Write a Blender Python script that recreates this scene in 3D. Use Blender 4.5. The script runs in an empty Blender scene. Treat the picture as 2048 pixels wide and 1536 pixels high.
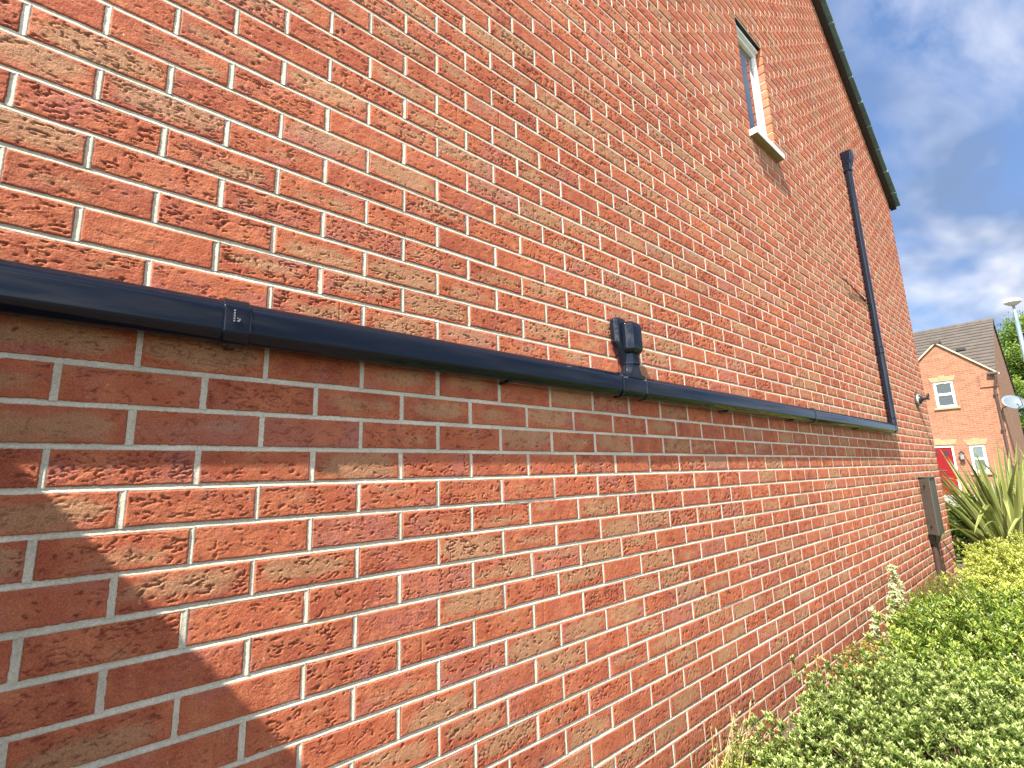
import bpy, math
import numpy as np
from mathutils import Matrix, Vector
R = math.radians
scene = bpy.context.scene
rng = np.random.default_rng(7)

# ------------------------------------------------------------------ camera
cam_d = bpy.data.cameras.new('camera'); cam = bpy.data.objects.new('camera', cam_d)
scene.collection.objects.link(cam); scene.camera = cam
cam_d.sensor_width = 36.0; cam_d.lens = 989.12 / 2048 * 36.0
cam_d.clip_start = 0.02; cam_d.clip_end = 3000
cx, cy = (0.7524, -0.6580, -0.0314), (-0.1003, -0.1615, 0.9818)
cz = (-0.6511, -0.7355, -0.1875)
cam.matrix_world = Matrix(((cx[0], cy[0], cz[0], 0.0382), (cx[1], cy[1], cz[1], -1.1612),
                           (cx[2], cy[2], cz[2], -0.0423), (0, 0, 0, 1)))
CAM = np.array([0.0382, -1.1612, -0.0423])
GZ = -1.27
scene.render.resolution_x = 1024; scene.render.resolution_y = 768
scene.render.engine = 'CYCLES'
scene.view_settings.view_transform = 'Standard'; scene.view_settings.look = 'None'
scene.view_settings.gamma = 1.0; scene.view_settings.use_curve_mapping = False
scene.view_settings.exposure = 1.78

# ------------------------------------------------------------------ sun + sky
S = Vector((-3.5, -1.0, 4.4)).normalized()          # towards the sun
sun_d = bpy.data.lights.new('sun', 'SUN'); sun_d.energy = 5.0; sun_d.angle = R(0.5)
sun_d.color = (1.0, 0.95, 0.87)
sun = bpy.data.objects.new('sun', sun_d); scene.collection.objects.link(sun)
sun.rotation_euler = S.to_track_quat('Z', 'Y').to_euler()
world = bpy.data.worlds.new('World'); scene.world = world; world.use_nodes = True
wn, wl = world.node_tree.nodes, world.node_tree.links
wn.clear()
wout = wn.new('ShaderNodeOutputWorld'); bg = wn.new('ShaderNodeBackground')
sky = wn.new('ShaderNodeTexSky'); sky.sky_type = 'NISHITA'; sky.sun_disc = False
sky.sun_elevation = math.asin(S.z); sky.sun_rotation = math.atan2(S.x, S.y)
sky.air_density = 1.0; sky.dust_density = 0.6; sky.ozone_density = 1.5
bg.inputs['Strength'].default_value = 0.10
def wnode(t, **k):
    n = wn.new(t)
    for a, b in k.items(): setattr(n, a, b)
    return n
tc = wnode('ShaderNodeTexCoord')
# clouds live on a flat deck: direction / z
sep = wnode('ShaderNodeSeparateXYZ'); wl.new(tc.outputs['Generated'], sep.inputs[0])
zz = wnode('ShaderNodeMath', operation='MAXIMUM'); wl.new(sep.outputs['Z'], zz.inputs[0]); zz.inputs[1].default_value = 0.0
za = wnode('ShaderNodeMath', operation='ADD'); wl.new(zz.outputs[0], za.inputs[0]); za.inputs[1].default_value = 0.22
dx = wnode('ShaderNodeMath', operation='DIVIDE'); wl.new(sep.outputs['X'], dx.inputs[0]); wl.new(za.outputs[0], dx.inputs[1])
dy = wnode('ShaderNodeMath', operation='DIVIDE'); wl.new(sep.outputs['Y'], dy.inputs[0]); wl.new(za.outputs[0], dy.inputs[1])
cmb = wnode('ShaderNodeCombineXYZ'); wl.new(dx.outputs[0], cmb.inputs[0]); wl.new(dy.outputs[0], cmb.inputs[1])
cmb.inputs[2].default_value = 3.3
mp = wnode('ShaderNodeMapping'); wl.new(cmb.outputs[0], mp.inputs[0]); mp.inputs['Rotation'].default_value = (0, 0, R(25))
mp.inputs['Scale'].default_value = (1.0, 1.7, 1.0)
n1 = wnode('ShaderNodeTexNoise'); wl.new(mp.outputs[0], n1.inputs['Vector'])
n1.inputs['Scale'].default_value = 2.3; n1.inputs['Detail'].default_value = 7; n1.inputs['Roughness'].default_value = 0.52
n1.inputs['Distortion'].default_value = 0.35
cr = wnode('ShaderNodeValToRGB'); wl.new(n1.outputs[0], cr.inputs[0])
cr.color_ramp.elements[0].position = 0.38; cr.color_ramp.elements[0].color = (0, 0, 0, 1)
cr.color_ramp.elements[1].position = 0.64; cr.color_ramp.elements[1].color = (1, 1, 1, 1)
n2 = wnode('ShaderNodeTexNoise'); wl.new(mp.outputs[0], n2.inputs['Vector'])
n2.inputs['Scale'].default_value = 2.6; n2.inputs['Detail'].default_value = 3
cr2 = wnode('ShaderNodeValToRGB'); wl.new(n2.outputs[0], cr2.inputs[0])
cr2.color_ramp.elements[0].position = 0.42; cr2.color_ramp.elements[0].color = (0.75, 1.10, 1.85, 1)
cr2.color_ramp.elements[1].position = 0.66; cr2.color_ramp.elements[1].color = (2.9, 3.0, 3.4, 1)
mixw = wnode('ShaderNodeMix', data_type='RGBA')
# blue tint darkens sky away from sun; unseen sunward clouds added as fill light
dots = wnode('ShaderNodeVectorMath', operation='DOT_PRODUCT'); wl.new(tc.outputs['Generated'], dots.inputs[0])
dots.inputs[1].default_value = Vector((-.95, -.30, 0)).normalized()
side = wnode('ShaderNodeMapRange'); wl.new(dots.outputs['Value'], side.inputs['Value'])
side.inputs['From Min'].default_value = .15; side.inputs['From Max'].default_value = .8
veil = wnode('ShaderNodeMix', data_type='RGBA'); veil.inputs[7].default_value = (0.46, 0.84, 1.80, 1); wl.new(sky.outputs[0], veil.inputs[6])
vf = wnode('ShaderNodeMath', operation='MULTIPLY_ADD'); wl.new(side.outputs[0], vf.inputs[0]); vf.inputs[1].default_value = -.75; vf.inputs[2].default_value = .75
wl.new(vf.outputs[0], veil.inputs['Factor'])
cloud_fill = wnode('ShaderNodeMix', data_type='RGBA'); wl.new(side.outputs[0], cloud_fill.inputs['Factor']); wl.new(cr2.outputs[0], cloud_fill.inputs[6]); cloud_fill.inputs[7].default_value = (18.0, 17.4, 16.6, 1)
wl.new(cr.outputs[0], mixw.inputs['Factor']); wl.new(veil.outputs[2], mixw.inputs[6]); wl.new(cloud_fill.outputs[2], mixw.inputs[7])
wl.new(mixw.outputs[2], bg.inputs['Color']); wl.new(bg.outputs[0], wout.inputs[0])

# ------------------------------------------------------------------ helpers
COL = scene.collection
def link(o, parent=None):
    COL.objects.link(o)
    if parent is not None: o.parent = parent
    return o
def tag(o, label=None, cat=None, group=None, kind=None):
    if label: o['label'] = label
    if cat: o['category'] = cat
    if group: o['group'] = group
    if kind: o['kind'] = kind
    return o
def thing(name, label, cat, loc=(0, 0, 0), group=None):
    o = bpy.data.objects.new(name, None); o.empty_display_size = 0.1; o.location = loc
    link(o); return tag(o, label, cat, group)
def child(o, parent):
    o.parent = parent; o.matrix_parent_inverse = Matrix.Translation(parent.location).inverted(); return o

class MB:
    def __init__(s): s.v = []; s.f = []
    def add(s, vs, fs):
        b = len(s.v); s.v += [tuple(map(float, p)) for p in vs]; s.f += [tuple(i + b for i in f) for f in fs]; return s
    def box(s, x0, x1, y0, y1, z0, z1):
        return s.add([(x0, y0, z0), (x1, y0, z0), (x1, y1, z0), (x0, y1, z0), (x0, y0, z1), (x1, y0, z1), (x1, y1, z1), (x0, y1, z1)],
                     [(0, 3, 2, 1), (4, 5, 6, 7), (0, 1, 5, 4), (1, 2, 6, 5), (2, 3, 7, 6), (3, 0, 4, 7)])
    def loft(s, rings, caps=True):
        n = len(rings[0]); b = []
        vs = [p for r_ in rings for p in r_]; fs = []
        for k in range(len(rings) - 1):
            for i in range(n):
                j = (i + 1) % n
                fs.append((k * n + i, k * n + j, (k + 1) * n + j, (k + 1) * n + i))
        if caps:
            fs.append(tuple(range(n))[::-1]); fs.append(tuple((len(rings) - 1) * n + i for i in range(n)))
        return s.add(vs, fs)
    def tube(s, pts, rad, n=8, caps=True):
        pts = [Vector(p) for p in pts]; rings = []
        if not hasattr(rad, '__len__'): rad = [rad] * len(pts)
        ref = None
        for i, p in enumerate(pts):
            d = (pts[min(i + 1, len(pts) - 1)] - pts[max(i - 1, 0)]).normalized()
            if ref is None: ref = d.orthogonal().normalized()
            ref = (ref - d * ref.dot(d)).normalized(); q = d.cross(ref)
            rings.append([p + (ref * math.cos(a) + q * math.sin(a)) * rad[i] for a in [2 * math.pi * k / n for k in range(n)]])
        return s.loft(rings, caps)
    def build(s, name, m, parent=None, bevel=0.0, smooth=False):
        me = bpy.data.meshes.new(name); me.from_pydata(s.v, [], s.f); me.update()
        import bmesh
        bm = bmesh.new(); bm.from_mesh(me); bmesh.ops.recalc_face_normals(bm, faces=bm.faces); bm.to_mesh(me); bm.free()
        me.materials.append(m)
        o = bpy.data.objects.new(name, me); link(o)
        if parent is not None: child(o, parent)
        if bevel:
            b = o.modifiers.new('bevel', 'BEVEL'); b.width = bevel; b.segments = 2; b.limit_method = 'ANGLE'; b.angle_limit = R(30)
        if smooth or bevel:
            me.polygons.foreach_set('use_smooth', [True] * len(me.polygons))
            if bevel:
                w = o.modifiers.new('wn', 'WEIGHTED_NORMAL'); w.keep_sharp = False
        return o

def np_mesh(name, V, F, m, parent=None, attrs=None, uv=None, smooth=True):
    """V (n,3), F (m,k) int array with k=3 or 4"""
    me = bpy.data.meshes.new(name); V = np.asarray(V, np.float32); F = np.asarray(F, np.int32)
    me.vertices.add(len(V)); me.vertices.foreach_set('co', V.ravel())
    k = F.shape[1]
    me.loops.add(F.size); me.loops.foreach_set('vertex_index', F.ravel())
    me.polygons.add(len(F)); me.polygons.foreach_set('loop_start', np.arange(0, F.size, k, dtype=np.int32))
    me.polygons.foreach_set('loop_total', np.full(len(F), k, np.int32))
    me.polygons.foreach_set('use_smooth', np.full(len(F), smooth, bool))
    me.update(calc_edges=True)
    for nme, (typ, arr) in (attrs or {}).items():
        a = me.attributes.new(nme, typ, 'POINT')
        a.data.foreach_set('vector' if typ == 'FLOAT_VECTOR' else 'value', np.asarray(arr, np.float32).ravel())
    me.materials.append(m)
    o = bpy.data.objects.new(name, me); link(o)
    if parent is not None: child(o, parent)
    return o

# 2-D gradient noise, vectorised
def _hash(ix, iy, seed):
    h = (ix.astype(np.int64) * 374761393 + iy.astype(np.int64) * 668265263 + seed * 1442695041) & 0xffffffff
    h = ((h ^ (h >> 13)) * 1274126177) & 0xffffffff
    return (h ^ (h >> 16)) & 0xffff
def perlin(x, y, seed=0):
    ix = np.floor(x); iy = np.floor(y); fx = x - ix; fy = y - iy
    u = fx * fx * fx * (fx * (fx * 6 - 15) + 10); v = fy * fy * fy * (fy * (fy * 6 - 15) + 10)
    def g(ax, ay, dx_, dy_):
        a = _hash(ax, ay, seed) * (2 * math.pi / 65536.0)
        return np.cos(a) * dx_ + np.sin(a) * dy_
    n00 = g(ix, iy, fx, fy); n10 = g(ix + 1, iy, fx - 1, fy); n01 = g(ix, iy + 1, fx, fy - 1); n11 = g(ix + 1, iy + 1, fx - 1, fy - 1)
    return ((n00 * (1 - u) + n10 * u) * (1 - v) + (n01 * (1 - u) + n11 * u) * v) * 1.5
def sstep(a, b, x):
    t = np.clip((x - a) / (b - a), 0, 1); return t * t * (3 - 2 * t)

# ------------------------------------------------------------------ materials
def mat(name):
    m = bpy.data.materials.new(name); m.use_nodes = True
    nt = m.node_tree; nt.nodes.clear()
    out = nt.nodes.new('ShaderNodeOutputMaterial'); b = nt.nodes.new('ShaderNodeBsdfPrincipled')
    nt.links.new(b.outputs[0], out.inputs[0])
    return m, nt, b, out
def N(nt, t, ins=None, **k):
    n = nt.nodes.new(t)
    for a, b in k.items(): setattr(n, a, b)
    for a, b in (ins or {}).items():
        if isinstance(b, bpy.types.NodeSocket): nt.links.new(b, n.inputs[a])
        else: n.inputs[a].default_value = b
    return n
def MIX(nt, f, a, b, blend='MIX'):
    n = nt.nodes.new('ShaderNodeMix'); n.data_type = 'RGBA'; n.blend_type = blend
    for i, v in ((0, f), (6, a), (7, b)):
        if isinstance(v, bpy.types.NodeSocket): nt.links.new(v, n.inputs[i])
        else: n.inputs[i].default_value = v if i == 0 else (tuple(v) + (1,))[:4]
    return n.outputs[2]
def RAMP(nt, f, p0, p1, c0=(0, 0, 0), c1=(1, 1, 1)):
    n = nt.nodes.new('ShaderNodeValToRGB'); nt.links.new(f, n.inputs[0])
    e = n.color_ramp.elements; e[0].position = p0; e[1].position = p1; e[0].color = tuple(c0) + (1,); e[1].color = tuple(c1) + (1,)
    return n.outputs[0]
def M2(nt, op, a, b=0.0, c=None, clamp=False):
    n = nt.nodes.new('ShaderNodeMath'); n.operation = op; n.use_clamp = clamp
    for i, v in enumerate((a, b) if c is None else (a, b, c)):
        if isinstance(v, bpy.types.NodeSocket): nt.links.new(v, n.inputs[i])
        else: n.inputs[i].default_value = v
    return n.outputs[0]
def simple(name, col, rough=0.5, noise=0.0, nscale=20.0, bump=0.0, bscale=80.0, metal=0.0, spec=0.5, coat=0.0):
    m, nt, b, out = mat(name)
    b.inputs['Roughness'].default_value = rough; b.inputs['Metallic'].default_value = metal
    b.inputs['Specular IOR Level'].default_value = spec; b.inputs['Coat Weight'].default_value = coat
    tcn = N(nt, 'ShaderNodeTexCoord')
    n = N(nt, 'ShaderNodeTexNoise', {'Vector': tcn.outputs['Object'], 'Scale': nscale, 'Detail': 4.0})
    c = MIX(nt, RAMP(nt, n.outputs[0], .3, .7), [x * (1 - noise) for x in col], [min(1, x * (1 + noise)) for x in col])
    nt.links.new(c, b.inputs['Base Color'])
    if bump:
        n3 = N(nt, 'ShaderNodeTexNoise', {'Vector': tcn.outputs['Object'], 'Scale': bscale, 'Detail': 3.0})
        bp = N(nt, 'ShaderNodeBump', {'Height': n3.outputs[0], 'Strength': bump, 'Distance': 0.004})
        nt.links.new(bp.outputs[0], b.inputs['Normal'])
    return m

def make_brick():
    m, nt, b, out = mat('rustic_brick')
    geo = N(nt, 'ShaderNodeNewGeometry'); pos = geo.outputs['Position']
    rnd = N(nt, 'ShaderNodeAttribute', attribute_name='rnd'); uvb = N(nt, 'ShaderNodeAttribute', attribute_name='uvb')
    cre = N(nt, 'ShaderNodeAttribute', attribute_name='crease')
    sr = N(nt, 'ShaderNodeSeparateXYZ', {0: rnd.outputs['Vector']})
    su = N(nt, 'ShaderNodeSeparateXYZ', {0: uvb.outputs['Vector']})
    off = N(nt, 'ShaderNodeVectorMath', {0: rnd.outputs['Vector'], 1: (37.0, 11.0, 23.0)}, operation='MULTIPLY')
    p = N(nt, 'ShaderNodeVectorMath', {0: pos, 1: off.outputs[0]}, operation='ADD').outputs[0]
    # base reds
    red = MIX(nt, sr.outputs[1], (0.395, 0.104, 0.048), (0.310, 0.076, 0.040))
    n1 = N(nt, 'ShaderNodeTexNoise', {'Vector': p, 'Scale': 16.0, 'Detail': 4.0, 'Roughness': .6})
    red = MIX(nt, RAMP(nt, n1.outputs[0], .38, .68), red, (0.46, 0.152, 0.072))
    pn = N(nt, 'ShaderNodeTexNoise', {'Vector': p, 'Scale': 11.0, 'Detail': 2.0, 'Roughness': .5})
    red = MIX(nt, M2(nt, 'MULTIPLY', RAMP(nt, pn.outputs[0], .55, .72), .55), red, (0.37, 0.13, 0.105))
    # buff flash: soft horizontal band through the brick's middle, broken by noise
    mp_ = N(nt, 'ShaderNodeMapping', {0: p, 'Scale': (9.0, 9.0, 30.0)})
    n2 = N(nt, 'ShaderNodeTexNoise', {'Vector': mp_.outputs[0], 'Scale': 1.0, 'Detail': 3.0, 'Roughness': .55})
    du = M2(nt, 'ABSOLUTE', M2(nt, 'SUBTRACT', su.outputs[0], .5)); dv = M2(nt, 'ABSOLUTE', M2(nt, 'SUBTRACT', su.outputs[1], M2(nt, 'MULTIPLY_ADD', sr.outputs[2], .3, .38)))
    band = M2(nt, 'SUBTRACT', 1.0, M2(nt, 'ADD', M2(nt, 'MULTIPLY', M2(nt, 'POWER', M2(nt, 'MULTIPLY', du, 2.15), 4.0), .9), M2(nt, 'MULTIPLY', M2(nt, 'POWER', M2(nt, 'MULTIPLY', dv, 2.2), 2.0), 1.0)))
    f = M2(nt, 'ADD', M2(nt, 'MULTIPLY', n2.outputs[0], 1.5), M2(nt, 'MULTIPLY', band, .45))
    f = M2(nt, 'ADD', f, M2(nt, 'MULTIPLY', M2(nt, 'SUBTRACT', sr.outputs[0], .5), 1.1))
    bm_ = RAMP(nt, f, .60, .82); bmask = nt.nodes[-1]; 
    fr = N(nt, 'ShaderNodeMapRange', {'Value': f, 'From Min': 1.05, 'From Max': 1.5}); fr.interpolation_type = 'SMOOTHSTEP'
    buff = MIX(nt, n1.outputs[0], (0.31, 0.155, 0.078), (0.43, 0.245, 0.135))
    col = MIX(nt, M2(nt, 'MULTIPLY', fr.outputs[0], .82), red, buff)
    # grey-mauve firing on a few bricks
    gm = N(nt, 'ShaderNodeMapRange', {'Value': M2(nt, 'ADD', sr.outputs[2], M2(nt, 'MULTIPLY', n2.outputs[0], .5)), 'From Min': 1.13, 'From Max': 1.3})
    col = MIX(nt, M2(nt, 'MULTIPLY', gm.outputs[0], .4), col, (0.34, 0.155, 0.13))
    # sandy grain
    n4 = N(nt, 'ShaderNodeTexNoise', {'Vector': p, 'Scale': 420.0, 'Detail': 2.0})
    col = MIX(nt, .5, col, MIX(nt, RAMP(nt, n4.outputs[0], .35, .65), (0.45, 0.42, 0.42), (1.35, 1.35, 1.3)), 'MULTIPLY')
    # darker red-brown in the folds
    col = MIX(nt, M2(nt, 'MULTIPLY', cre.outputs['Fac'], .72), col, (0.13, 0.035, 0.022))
    big = N(nt, 'ShaderNodeTexNoise', {'Vector': pos, 'Scale': 1.3, 'Detail': 5.0, 'Roughness': .6})
    col = MIX(nt, 1.0, col, RAMP(nt, big.outputs[0], .3, .7, (.86, .84, .82), (1.12, 1.13, 1.14)), 'MULTIPLY')
    sp = N(nt, 'ShaderNodeSeparateXYZ', {0: pos})
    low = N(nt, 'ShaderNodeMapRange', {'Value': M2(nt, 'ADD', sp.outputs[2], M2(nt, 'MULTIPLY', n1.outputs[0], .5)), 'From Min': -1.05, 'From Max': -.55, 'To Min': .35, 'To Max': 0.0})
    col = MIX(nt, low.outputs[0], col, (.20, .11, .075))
    # white mortar smears / specks
    n5 = N(nt, 'ShaderNodeTexNoise', {'Vector': p, 'Scale': 60.0, 'Detail': 5.0, 'Roughness': .7})
    col = MIX(nt, M2(nt, 'MULTIPLY', RAMP(nt, n5.outputs[0], .66, .74), .6), col, (0.62, 0.55, 0.46))
    nt.links.new(col, b.inputs['Base Color'])
    b.inputs['Roughness'].default_value = .85; b.inputs['Specular IOR Level'].default_value = .25
    n6 = N(nt, 'ShaderNodeTexNoise', {'Vector': p, 'Scale': 260.0, 'Detail': 3.0, 'Roughness': .65})
    n7 = N(nt, 'ShaderNodeTexNoise', {'Vector': p, 'Scale': 55.0, 'Detail': 4.0, 'Roughness': .6})
    bp1 = N(nt, 'ShaderNodeBump', {'Height': n7.outputs[0], 'Strength': .42, 'Distance': .004})
    bp = N(nt, 'ShaderNodeBump', {'Height': n6.outputs[0], 'Strength': .8, 'Distance': .0012, 'Normal': bp1.outputs[0]})
    nt.links.new(bp.outputs[0], b.inputs['Normal'])
    return m
def make_mortar():
    m, nt, b, out = mat('mortar')
    pos = N(nt, 'ShaderNodeNewGeometry').outputs['Position']
    n = N(nt, 'ShaderNodeTexNoise', {'Vector': pos, 'Scale': 9.0, 'Detail': 6.0, 'Roughness': .6})
    c = MIX(nt, RAMP(nt, n.outputs[0], .3, .7), (0.44, 0.395, 0.305), (0.64, 0.585, 0.465))
    n2 = N(nt, 'ShaderNodeTexNoise', {'Vector': pos, 'Scale': 300.0, 'Detail': 3.0})
    c = MIX(nt, .45, c, MIX(nt, RAMP(nt, n2.outputs[0], .35, .65), (.6, .6, .6), (1.2, 1.2, 1.2)), 'MULTIPLY')
    nt.links.new(c, b.inputs['Base Color']); b.inputs['Roughness'].default_value = .95; b.inputs['Specular IOR Level'].default_value = .1
    bp = N(nt, 'ShaderNodeBump', {'Height': n2.outputs[0], 'Strength': .5, 'Distance': .0012})
    nt.links.new(bp.outputs[0], b.inputs['Normal'])
    return m
def make_far_brick(name, ax, c1, c2, mort):
    m, nt, b, out = mat(name)
    pos = N(nt, 'ShaderNodeNewGeometry').outputs['Position']
    s = N(nt, 'ShaderNodeSeparateXYZ', {0: pos}); cb = N(nt, 'ShaderNodeCombineXYZ', {0: s.outputs[ax], 1: s.outputs[2]})
    br = N(nt, 'ShaderNodeTexBrick', {'Vector': cb.outputs[0], 'Scale': 1.0, 'Brick Width': .225, 'Row Height': .075, 'Mortar Size': .006,
                                     'Color1': c1 + (1,), 'Color2': c2 + (1,), 'Mortar': mort + (1,), 'Bias': -.1})
    n = N(nt, 'ShaderNodeTexNoise', {'Vector': pos, 'Scale': 5.0, 'Detail': 5.0})
    c = MIX(nt, .5, br.outputs[0], MIX(nt, RAMP(nt, n.outputs[0], .3, .7), (.7, .7, .7), (1.25, 1.2, 1.15)), 'MULTIPLY')
    nt.links.new(c, b.inputs['Base Color']); b.inputs['Roughness'].default_value = .9
    bp = N(nt, 'ShaderNodeBump', {'Height': br.outputs[1], 'Strength': .6, 'Distance': .006}); bp.invert = True
    nt.links.new(bp.outputs[0], b.inputs['Normal'])
    return m
def make_leaf(name, stops, rough=.45, trans=.35):
    m, nt, b, out = mat(name)
    at = N(nt, 'ShaderNodeAttribute', attribute_name='lc')
    r_ = nt.nodes.new('ShaderNodeValToRGB'); nt.links.new(at.outputs['Fac'], r_.inputs[0])
    e = r_.color_ramp.elements
    while len(e) < len(stops): e.new(.5)
    for i, (p_, c) in enumerate(stops): e[i].position = p_; e[i].color = c + (1,)
    nt.links.new(r_.outputs[0], b.inputs['Base Color']); b.inputs['Roughness'].default_value = rough
    b.inputs['Specular IOR Level'].default_value = .35
    t = N(nt, 'ShaderNodeBsdfTranslucent'); nt.links.new(MIX(nt, .35, r_.outputs[0], (0.35, 0.45, 0.05)), t.inputs[0])
    mx = N(nt, 'ShaderNodeMixShader', {0: trans, 1: b.outputs[0], 2: t.outputs[0]})
    nt.links.new(mx.outputs[0], out.inputs[0])
    return m
def make_glass(name, tint=(.03, .035, .04), rough=.02):
    m, nt, b, out = mat(name)
    b.inputs['Base Color'].default_value = tint + (1,); b.inputs['Roughness'].default_value = rough
    b.inputs['Specular IOR Level'].default_value = 1.0; b.inputs['IOR'].default_value = 1.9
    return m
BRICK = make_brick(); MORTAR = make_mortar()
PIPE = simple('glossy_black_upvc', (0.006, 0.007, 0.010), rough=.09, spec=.38, coat=.0, bump=.05, bscale=9)
def pipe_scuffs():
    nt = PIPE.node_tree; b = [n for n in nt.nodes if n.type == 'BSDF_PRINCIPLED'][0]
    pos = N(nt, 'ShaderNodeNewGeometry').outputs['Position']
    n = N(nt, 'ShaderNodeTexNoise', {'Vector': pos, 'Scale': 14.0, 'Detail': 9.0, 'Roughness': .72})
    nt.links.new(M2(nt, 'MULTIPLY_ADD', RAMP(nt, n.outputs[0], .55, .78), .16, .045), b.inputs['Roughness'])
    mpn = N(nt, 'ShaderNodeMapping', {0: pos, 'Scale': (60.0, 400.0, 400.0)})
    d = N(nt, 'ShaderNodeTexNoise', {'Vector': mpn.outputs[0], 'Scale': 1.0, 'Detail': 5.0, 'Roughness': .7})
    c = MIX(nt, M2(nt, 'MULTIPLY', RAMP(nt, d.outputs[0], .68, .78), .5), (0.005, 0.007, 0.013), (.25, .25, .26))
    nt.links.new(c, b.inputs['Base Color'])
pipe_scuffs()
UPVC = simple('white_upvc', (0.78, 0.78, 0.76), rough=.3, noise=.03)
STONE = simple('cream_stone', (0.22, 0.165, 0.088), rough=.85, noise=.1, nscale=8, bump=.2)
BUFFBOARD = simple('buff_soffit', (0.26, 0.20, 0.09), rough=.7, noise=.08)
GLASS = make_glass('window_glass')
GREYBOX = simple('grey_plastic', (0.065, 0.060, 0.050), rough=.55, noise=.08, nscale=6, bump=.08)
BROWN = simple('brown_plastic', (0.045, 0.028, 0.022), rough=.4, noise=.1)
DARKPL = simple('black_plastic', (0.012, 0.012, 0.013), rough=.35)
TILE = simple('slate_green_tile', (0.085, 0.135, 0.135), rough=.75, noise=.25, nscale=6, bump=.3, bscale=40)
TILE2 = simple('grey_brown_tile', (0.062, 0.050, 0.040), rough=.85, noise=.22, nscale=3, bump=.3)
CREAM = simple('cream_paint', (0.66, 0.60, 0.45), rough=.6, noise=.05)
RED = simple('red_paint', (0.15, 0.003, 0.005), rough=.3, noise=.05)
FB = (0.225, 0.092, 0.047); FB2 = (0.155, 0.060, 0.033); FM = (0.25, 0.18, 0.12)
FBX = make_far_brick('far_brick_front', 1, FB, FB2, FM); FBY = make_far_brick('far_brick_side', 0, FB, FB2, FM)
SOIL = simple('soil', (0.075, 0.048, 0.030), rough=1, noise=.4, nscale=30, bump=.8, bscale=60)
GRASS = simple('lawn_grass', (0.055, 0.085, 0.02), rough=.9, noise=.4, nscale=8, bump=.6)
PAVE = simple('pale_paving', (0.20, 0.185, 0.155), rough=.9, noise=.15, nscale=4, bump=.2)
ASPH = simple('asphalt', (0.055, 0.055, 0.056), rough=.9, noise=.2, nscale=40, bump=.3)
WOOD = simple('fence_wood', (0.22, 0.13, 0.07), rough=.8, noise=.3, nscale=5, bump=.3)
BARK = simple('bark', (0.10, 0.075, 0.05), rough=.95, noise=.3, nscale=20, bump=.8)
POSTP = simple('pale_grey_steel', (0.13, 0.18, 0.215), rough=.4, noise=.06, metal=.3)

# ------------------------------------------------------------------ near house: brick gable wall
BW, BH = 0.225, 0.075
X0, X1 = -3 * BW, 35 * BW                       # wall ends
RX = 0.5 * (X0 + X1); EZ = 3.42; TAN = 0.757     # ridge x, eaves z at the corner, roof pitch
OX0, OX1, OZ0, OZ1 = 15 * BW, 17 * BW, 30.5 * BH, 43.5 * BH   # window opening
def rake(x): return EZ + TAN * (np.minimum(X1 - x, x - X0))
house = thing('brick_house', 'red brick gable house filling the foreground with narrow white window', 'house', (RX, 0, GZ))
bricks = []
for r_ in range(-18, 92):
    z = r_ * BH
    if z > EZ + TAN * (X1 - X0) / 2: break
    o = 0 if r_ % 2 == 0 else .5
    for c in np.arange(-5 + o, 37, 1.0):
        a, b_ = max(c * BW, X0), min((c + 1) * BW, X1)
        if b_ - a < .03: continue
        segs = [(a, b_, OZ0 < z < OZ1 and (abs(a - OX1) < 1e-6 or abs(b_ - OX0) < 1e-6))]
        if OZ0 < z < OZ1 and b_ > OX0 and a < OX1:
            segs = []
            if OX0 - a > .03: segs.append((a, OX0, True))
            if b_ - OX1 > .03: segs.append((OX1, b_, True))
        for s0, s1, rev in segs:
            if z - BH / 2 > max(rake(s0), rake(s1), rake((s0 + s1) / 2)): continue
            bricks.append((s0, s1, z, rev, abs(s0 - OX0) < 1e-6 or abs(s1 - OX1) < 1e-6))
B = np.array([(a, b_, z) for a, b_, z, _, _ in bricks]); REV = np.array([q[3] for q in bricks])
DIST = np.sqrt(((np.c_[(B[:, 0] + B[:, 1]) / 2, np.zeros(len(B)), B[:, 2]] - CAM) ** 2).sum(1))
Vs, Fs, RN, UV, CRS = [], [], [], [], []; vo = 0
lods = [(0, 1.55, 92, 28), (1.55, 2.2, 64, 20), (2.2, 3.3, 40, 13), (3.3, 5.2, 22, 8), (5.2, 99, 12, 5)]
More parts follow.
